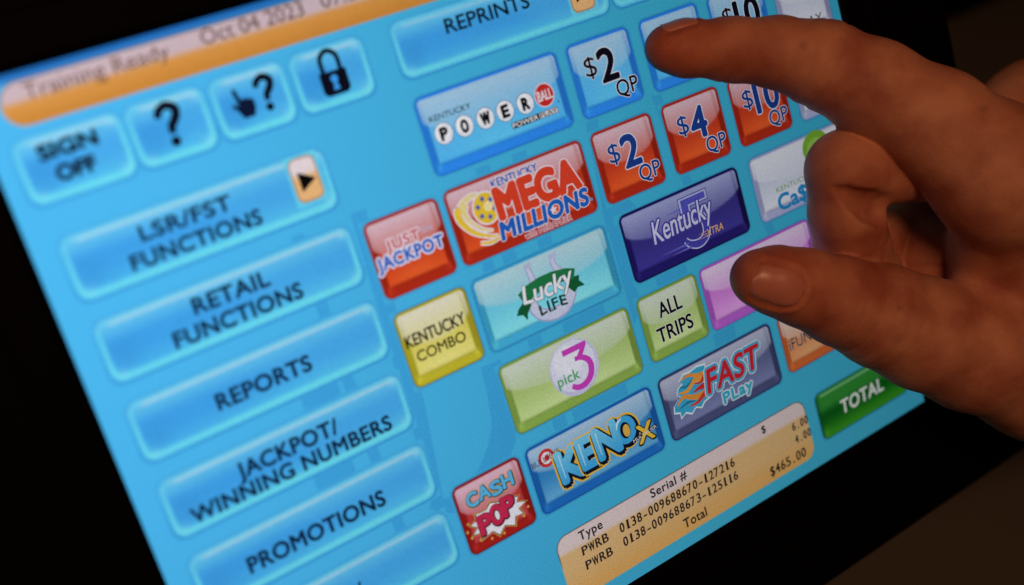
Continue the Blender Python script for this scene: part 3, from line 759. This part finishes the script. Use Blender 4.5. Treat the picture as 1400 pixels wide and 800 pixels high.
INDEX = [J(911, 66, 8.5, 30), J(936, 66, 11, 36), J(1000, 68, 17, 41), J(1065, 72, 24, 46), J(1125, 88, 31, 57), J(1195, 122, 39, 64), J(1280, 172, 50, 74), J(1370, 240, 62, 90)]
MIDDLE = [J(1204, 388, 19, 36), J(1186, 374, 21, 43), J(1164, 335, 25, 49), J(1157, 290, 29, 49), J(1156, 232, 31, 52), J(1215, 226, 33, 50), J(1300, 222, 36, 54), J(1420, 174, 38, 94)]
RING = [J(1330, 440, 12, 30), J(1292, 420, 15, 36), J(1267, 378, 18, 38), J(1266, 338, 19, 39), J(1330, 298, 15, 40), J(1410, 240, 25, 58)]
PINKY = [J(1250, 420, 8, 28), J(1212, 380, 8.6, 32), J(1196, 325, 9.5, 36), J(1290, 275, 10, 38), J(1440, 260, 18, 48)]
THUMB = [J(1036, 380, 30, 38), J(1062, 384, 31, 45), J(1100, 394, 32, 51), J(1150, 412, 34, 59), J(1205, 432, 37, 69), J(1262, 456, 41, 75), J(1330, 478, 45, 83), J(1430, 500, 50, 100)]
GROOVES = []
WR1 = J(1640, 420, 60, 120); WR2 = J(1690, 330, 40, 115); FA1 = J(2150, 640, 90, 150); FA2 = J(2650, 900, 120, 165)
PALM = [[J(1400, 262, 58, 82), J(1410, 380, 50, 92), J(1440, 470, 48, 95)],
        [J(1370, 240, 62, 88), WR1], [J(1425, 178, 38, 92), WR2], [J(1430, 215, 30, 70), WR2], [J(1470, 260, 22, 60), WR2], [J(1430, 500, 50, 100), WR1], [J(1440, 400, 40, 90), WR2], [WR1, FA1, FA2], [WR2, FA1]]

# web of skin between the index and the thumb, its free edge seen from the front
WEB = [J(1362, 300, 52, 52), J(1360, 350, 46, 50), J(1366, 400, 44, 56)]

allp = np.array(INDEX + MIDDLE + RING + PINKY + THUMB + sum(PALM, []))
H_ = 1.0
lo = (allp[:, :3] - allp[:, 3:]).min(0) - 4; hi = (allp[:, :3] + allp[:, 3:]).max(0) + 4
lo[2] = max(lo[2], -1)
hi[0] = min(hi[0], 640)
nx, ny, nz = [int(math.ceil((hi[i] - lo[i]) / H_)) + 1 for i in range(3)]
gx, gy, gz = [(lo[i] + H_ * np.arange(n)).astype(np.float32) for i, n in enumerate((nx, ny, nz))]

def eval_field(X, Y, Z):
    G = (X, Y, Z)
    palm = None
    for ch in PALM:
        d = chain_field(G, ch, 8); palm = d if palm is None else smin(palm, d, 14)
    palm = smin(palm, chain_field(G, WEB, 6), 9)
    D = smin(chain_field(G, INDEX, 5), palm, 9)
    D = smin(D, smin(chain_field(G, THUMB, 5), palm, 9), .6)
    for f, k in ((MIDDLE, 4), (RING, 4), (PINKY, 4)):
        D = smin(D, smin(chain_field(G, f, k), palm, 5), .8)
    # creases over the joints
    for a_, b_ in GROOVES:
        D = -smin(-D, capsule(G, a_, b_), 2.6)
    for c, n, wd, dp in CREASES:
        s = (X - c[0]) * n[0] + (Y - c[1]) * n[1] + (Z - c[2]) * n[2]
        rr = np.sqrt((X - c[0]) ** 2 + (Y - c[1]) ** 2 + (Z - c[2]) ** 2)
        D = D + dp * np.exp(-(s / wd) ** 2) * (rr < c[3] * 1.9)
    return D
def crease(chain, i, t, wd, dp):
    a, b = chain[i], chain[i + 1]; c = a * (1 - t) + b * t; n = b[:3] - a[:3]; n = n / np.linalg.norm(n)
    return (c, n, wd, dp)
CREASES = [crease(INDEX, 1, .85, .9, .35), crease(INDEX, 1, .98, .7, .25), crease(INDEX, 3, .8, 1.0, .35), crease(INDEX, 4, .05, .8, .35), crease(INDEX, 3, .5, .8, .2),
           crease(THUMB, 3, .3, .8, .22), crease(THUMB, 3, .6, .9, .25), crease(THUMB, 3, .85, .8, .2), crease(THUMB, 4, .2, 1.0, .15), crease(MIDDLE, 2, .2, .8, .3), crease(INDEX, 3, .2, .8, .2), crease(INDEX, 3, .95, .7, .25), crease(THUMB, 2, .9, .7, .18), crease(RING, 2, .6, .8, .3)]

def surf(px, py, r):
    d = ray(px, py); hs = np.arange(95, 5, -.25); P = np.array([CS + d * (h - CS[2]) / d[2] for h in hs])
    D = eval_field(P[:, 0], P[:, 1], P[:, 2]); k = np.argmax(D < 0)
    return np.r_[P[k], r]
gr = []
for pts in ([(1142, 258, .5), (1158, 266, 2.2), (1176, 276, 3.8), (1192, 283, 5.2), (1208, 289, 6.0)],):
    q = [surf(*p) for p in pts]; gr += list(zip(q[:-1], q[1:]))
GROOVES = gr
def surface_nets(lo, hi, h):
    n = [int(math.ceil((hi[i] - lo[i]) / h)) + 1 for i in range(3)]
    g = [(lo[i] + h * np.arange(n[i])).astype(np.float32) for i in range(3)]
    B = 8                                             # evaluate only the blocks the surface passes near
    n = [((k + B - 1) // B) * B for k in n]
    g = [(lo[i] + h * np.arange(n[i])).astype(np.float32) for i in range(3)]
    cc = [a.reshape(-1, B).mean(1) for a in g]
    CX, CY, CZ = np.meshgrid(*cc, indexing='ij')
    CD = eval_field(CX.ravel(), CY.ravel(), CZ.ravel()).reshape(CX.shape)
    D = np.repeat(np.repeat(np.repeat(CD, B, 0), B, 1), B, 2).astype(np.float32)
    bi = np.argwhere(np.abs(CD) < B * h * .87 + 3.0)
    off = np.stack(np.meshgrid(*[np.arange(B)] * 3, indexing='ij'), -1).reshape(-1, 3)
    for q in range(0, len(bi), 900):
        ii = (bi[q:q + 900, None, :] * B + off[None]).reshape(-1, 3)
        D[ii[:, 0], ii[:, 1], ii[:, 2]] = eval_field(g[0][ii[:, 0]], g[1][ii[:, 1]], g[2][ii[:, 2]])
    D[0] = D[-1] = 1; D[:, 0] = D[:, -1] = 1; D[:, :, 0] = D[:, :, -1] = 1
    S = D < 0
    c = [S[a:n[0] - 1 + a, b:n[1] - 1 + b, d:n[2] - 1 + d] for a in (0, 1) for b in (0, 1) for d in (0, 1)]
    cnt = sum(x.astype(np.int8) for x in c); act = (cnt > 0) & (cnt < 8)
    idx = -np.ones(act.shape, np.int64); I, Jj, Kk = np.nonzero(act); idx[I, Jj, Kk] = np.arange(len(I))
    acc = np.zeros((len(I), 3)); num = np.zeros(len(I))
    for a0 in ((0, 0, 0), (0, 0, 1), (0, 1, 0), (0, 1, 1), (1, 0, 0), (1, 0, 1), (1, 1, 0), (1, 1, 1)):
        for axis in range(3):
            if a0[axis]: continue
            a1 = list(a0); a1[axis] = 1
            d0 = D[I + a0[0], Jj + a0[1], Kk + a0[2]]; d1 = D[I + a1[0], Jj + a1[1], Kk + a1[2]]
            m = (d0 < 0) != (d1 < 0); t = np.where(m, d0 / np.where(m, d0 - d1, 1), 0)
            p = np.tile(np.array(a0, float), (len(I), 1)); p[:, axis] += t
            acc += p * m[:, None]; num += m
    V = (np.stack([I, Jj, Kk], -1) + acc / num[:, None]) * h + np.array(lo)
    F = []
    for axis in range(3):
        o1, o2 = [(1, 2), (2, 0), (0, 1)][axis]
        sl0 = [slice(None)] * 3; sl1 = [slice(None)] * 3; sl0[axis] = slice(0, n[axis] - 1); sl1[axis] = slice(1, n[axis])
        ed = S[tuple(sl0)] != S[tuple(sl1)]; e = np.argwhere(ed)
        e = e[(e[:, o1] > 0) & (e[:, o2] > 0) & (e[:, o1] < n[o1] - 1) & (e[:, o2] < n[o2] - 1)]
        q = []
        for da, db in ((1, 1), (0, 1), (0, 0), (1, 0)):
            k = e.copy(); k[:, o1] -= da; k[:, o2] -= db; q.append(idx[k[:, 0], k[:, 1], k[:, 2]])
        q = np.stack(q, -1); fl = S[e[:, 0], e[:, 1], e[:, 2]]
        q[~fl] = q[~fl][:, ::-1]; F.append(q)
    F = np.concatenate(F)
    return V, F
HV, HF = surface_nets(lo, hi, H_)
# settle each vertex on the surface exactly, which also smooths the grid steps
def field_at(P): return eval_field(P[:, 0], P[:, 1], P[:, 2])
def settle(P, it=2):
    for _ in range(it):
        d = field_at(P); e = .3
        g = np.stack([(field_at(P + np.eye(3)[i] * e) - field_at(P - np.eye(3)[i] * e)) / (2 * e) for i in range(3)], -1)
        g2 = np.maximum((g * g).sum(1), .2); st = d / g2; st = np.clip(st, -.6, .6)
        P = P - g * st[:, None]
    return P, g
HV, HG = settle(HV)
HN = HG / np.maximum(np.linalg.norm(HG, axis=1, keepdims=True), 1e-6)
# nail beds: the plate lies in a shallow bed with a low fold of skin round it
ct = (THUMB[0] * .42 + THUMB[1] * .58)[:3] + 2.6 * (THUMB[0] - THUMB[2])[:3] / np.linalg.norm((THUMB[0] - THUMB[2])[:3])
camdir = CS - ct; camdir /= np.linalg.norm(camdir)
dn = np.array(ax[1])
ci = (INDEX[0] * .45 + INDEX[1] * .55)[:3]
NAILS = [(ct, (THUMB[0] - THUMB[2])[:3], camdir + dn * .14, 17.5, 15, 'thumbnail'), (ci, (INDEX[0] - INDEX[2])[:3], -dn * 1.0 + camdir * .45, 13, 12, 'fingernail')]
for c_, al, ou, ln, wd, nm_ in NAILS:
    al = al / np.linalg.norm(al); ou = ou - al * (ou @ al); ou /= np.linalg.norm(ou); sd = np.cross(al, ou)
    q = HV - c_; s_ = q @ al / (ln / 2); t_ = q @ sd / (wd / 2); o_ = q @ ou
    rho = (np.abs(s_) ** 3 + np.abs(t_) ** 3) ** (1 / 3.)
    m_ = (o_ > 0) & (rho < 2)
    dd = -.55 * (rho < 1) * (1 - rho ** 8) + .42 * np.exp(-((rho - 1.16) / .11) ** 2) * (s_ < .75) - .6 * np.exp(-((rho - 1.02) / .06) ** 2) * (s_ < .85)
    HV[m_] += HN[m_] * dd[m_, None]
me = bpy.data.meshes.new('hand'); me.vertices.add(len(HV)); me.vertices.foreach_set('co', (HV / 1000).astype(np.float32).ravel())
me.loops.add(HF.size); me.loops.foreach_set('vertex_index', HF.ravel().astype(np.int32))
me.polygons.add(len(HF)); me.polygons.foreach_set('loop_start', np.arange(0, HF.size, 4, dtype=np.int32)); 
me.polygons.foreach_set('use_smooth', np.ones(len(HF), bool)); me.update(calc_edges=True); me.validate()
# skin tone: redder at finger ends, knuckles and the web
tint = np.ones((len(HV), 4), np.float32)
def blush(P, r, c):
    w_ = np.exp(-((HV - P[:3]) ** 2).sum(1) / (2 * r * r))[:, None]; tint[:, :3] *= 1 - w_ * (1 - np.array(c))
for P in (INDEX[0], INDEX[1], MIDDLE[0], THUMB[0], THUMB[1]): blush(P, 9, (.95, .66, .6))
blush(THUMB[2], 9, (1.0, .8, .76)); blush(INDEX[2], 8, (1, .85, .82))
for P in (INDEX[4], MIDDLE[4], THUMB[3]): blush(P, 9, (.95, .78, .74))
blush(WEB[2], 12, (1.0, .74, .68))
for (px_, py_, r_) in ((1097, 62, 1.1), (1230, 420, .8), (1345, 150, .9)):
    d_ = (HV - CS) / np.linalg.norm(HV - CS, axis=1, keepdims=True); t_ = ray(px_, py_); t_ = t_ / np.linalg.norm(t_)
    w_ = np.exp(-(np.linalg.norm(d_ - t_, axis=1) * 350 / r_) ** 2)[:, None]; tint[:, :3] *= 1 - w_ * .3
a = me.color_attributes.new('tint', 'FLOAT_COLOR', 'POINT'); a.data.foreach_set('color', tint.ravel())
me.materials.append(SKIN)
hand = bpy.data.objects.new('hand', me); col.objects.link(hand)
hand.matrix_world = M
tag(hand, 'right hand tapping a blue button with its index finger, other fingers curled', 'hand')

# nails: curved plates lying on the finger, cast onto its surface from outside
bvh = BVHTree.FromPolygons([tuple(v) for v in HV[::1].tolist()], HF.tolist())
def nail(center, along, out, ln, wd, name, thick=.45):
    along = np.array(along, float); along /= np.linalg.norm(along); out = np.array(out, float); out -= along * (out @ along); out /= np.linalg.norm(out)
    side = np.cross(along, out); vs, fs = [], []
    nu, nv = 17, 13
    for i in range(nu):
        s = -1 + 2 * i / (nu - 1)
        for j in range(nv):
            t = -1 + 2 * j / (nv - 1)
            # rounded rectangle outline: free end squarish, root round
            ww = math.sqrt(max(0, 1 - abs(s) ** (6 if s > 0 else 3.0)))
            p = center + along * (s * ln / 2) + side * (t * ww * wd / 2)
            o_ = p + out * 14
            # follow the curve of the finger: aim at the bone, not straight down
            tgt = center + along * (s * ln / 2) - out * 6 + side * (t * ww * wd * .18)
            d = tgt - o_; d /= np.linalg.norm(d)
            hit = bvh.ray_cast(Vector(o_), Vector(d))
            q = np.array(hit[0]) if hit[0] is not None else p
            nn = np.array(hit[1]) if hit[0] is not None else out
            if nn @ out < 0: nn = -nn
            edge = max(abs(t), abs(s) if s < 0 else 0)
            lift = thick * (1 - edge ** 6) + .12
            if s > .8: lift = thick * (1 - abs(t) ** 4) + .1
            vs.append(q + nn * lift)
    top = len(vs)
    for v in list(vs): vs.append(v - out * .5)
    for i in range(nu - 1):
        for j in range(nv - 1):
            a_ = i * nv + j; fs.append((a_, a_ + nv, a_ + nv + 1, a_ + 1)); fs.append((top + a_, top + a_ + 1, top + a_ + nv + 1, top + a_ + nv))
    rim_ = [j for j in range(nv)] + [i * nv + nv - 1 for i in range(1, nu)] + [(nu - 1) * nv + j for j in range(nv - 2, -1, -1)] + [i * nv for i in range(nu - 2, 0, -1)]
    for k in range(len(rim_)):
        a_, b_ = rim_[k], rim_[(k + 1) % len(rim_)]; fs.append((a_, b_, b_ + top, a_ + top))
    o = mesh_obj(name, [tuple(v / 1000) for v in vs], fs, NAIL, hand, smooth=True)
    import bmesh
    bm = bmesh.new(); bm.from_mesh(o.data); bmesh.ops.remove_doubles(bm, verts=bm.verts, dist=1e-6); bmesh.ops.recalc_face_normals(bm, faces=bm.faces); bm.to_mesh(o.data); bm.free()
    return o
for a_ in NAILS: nail(*a_)
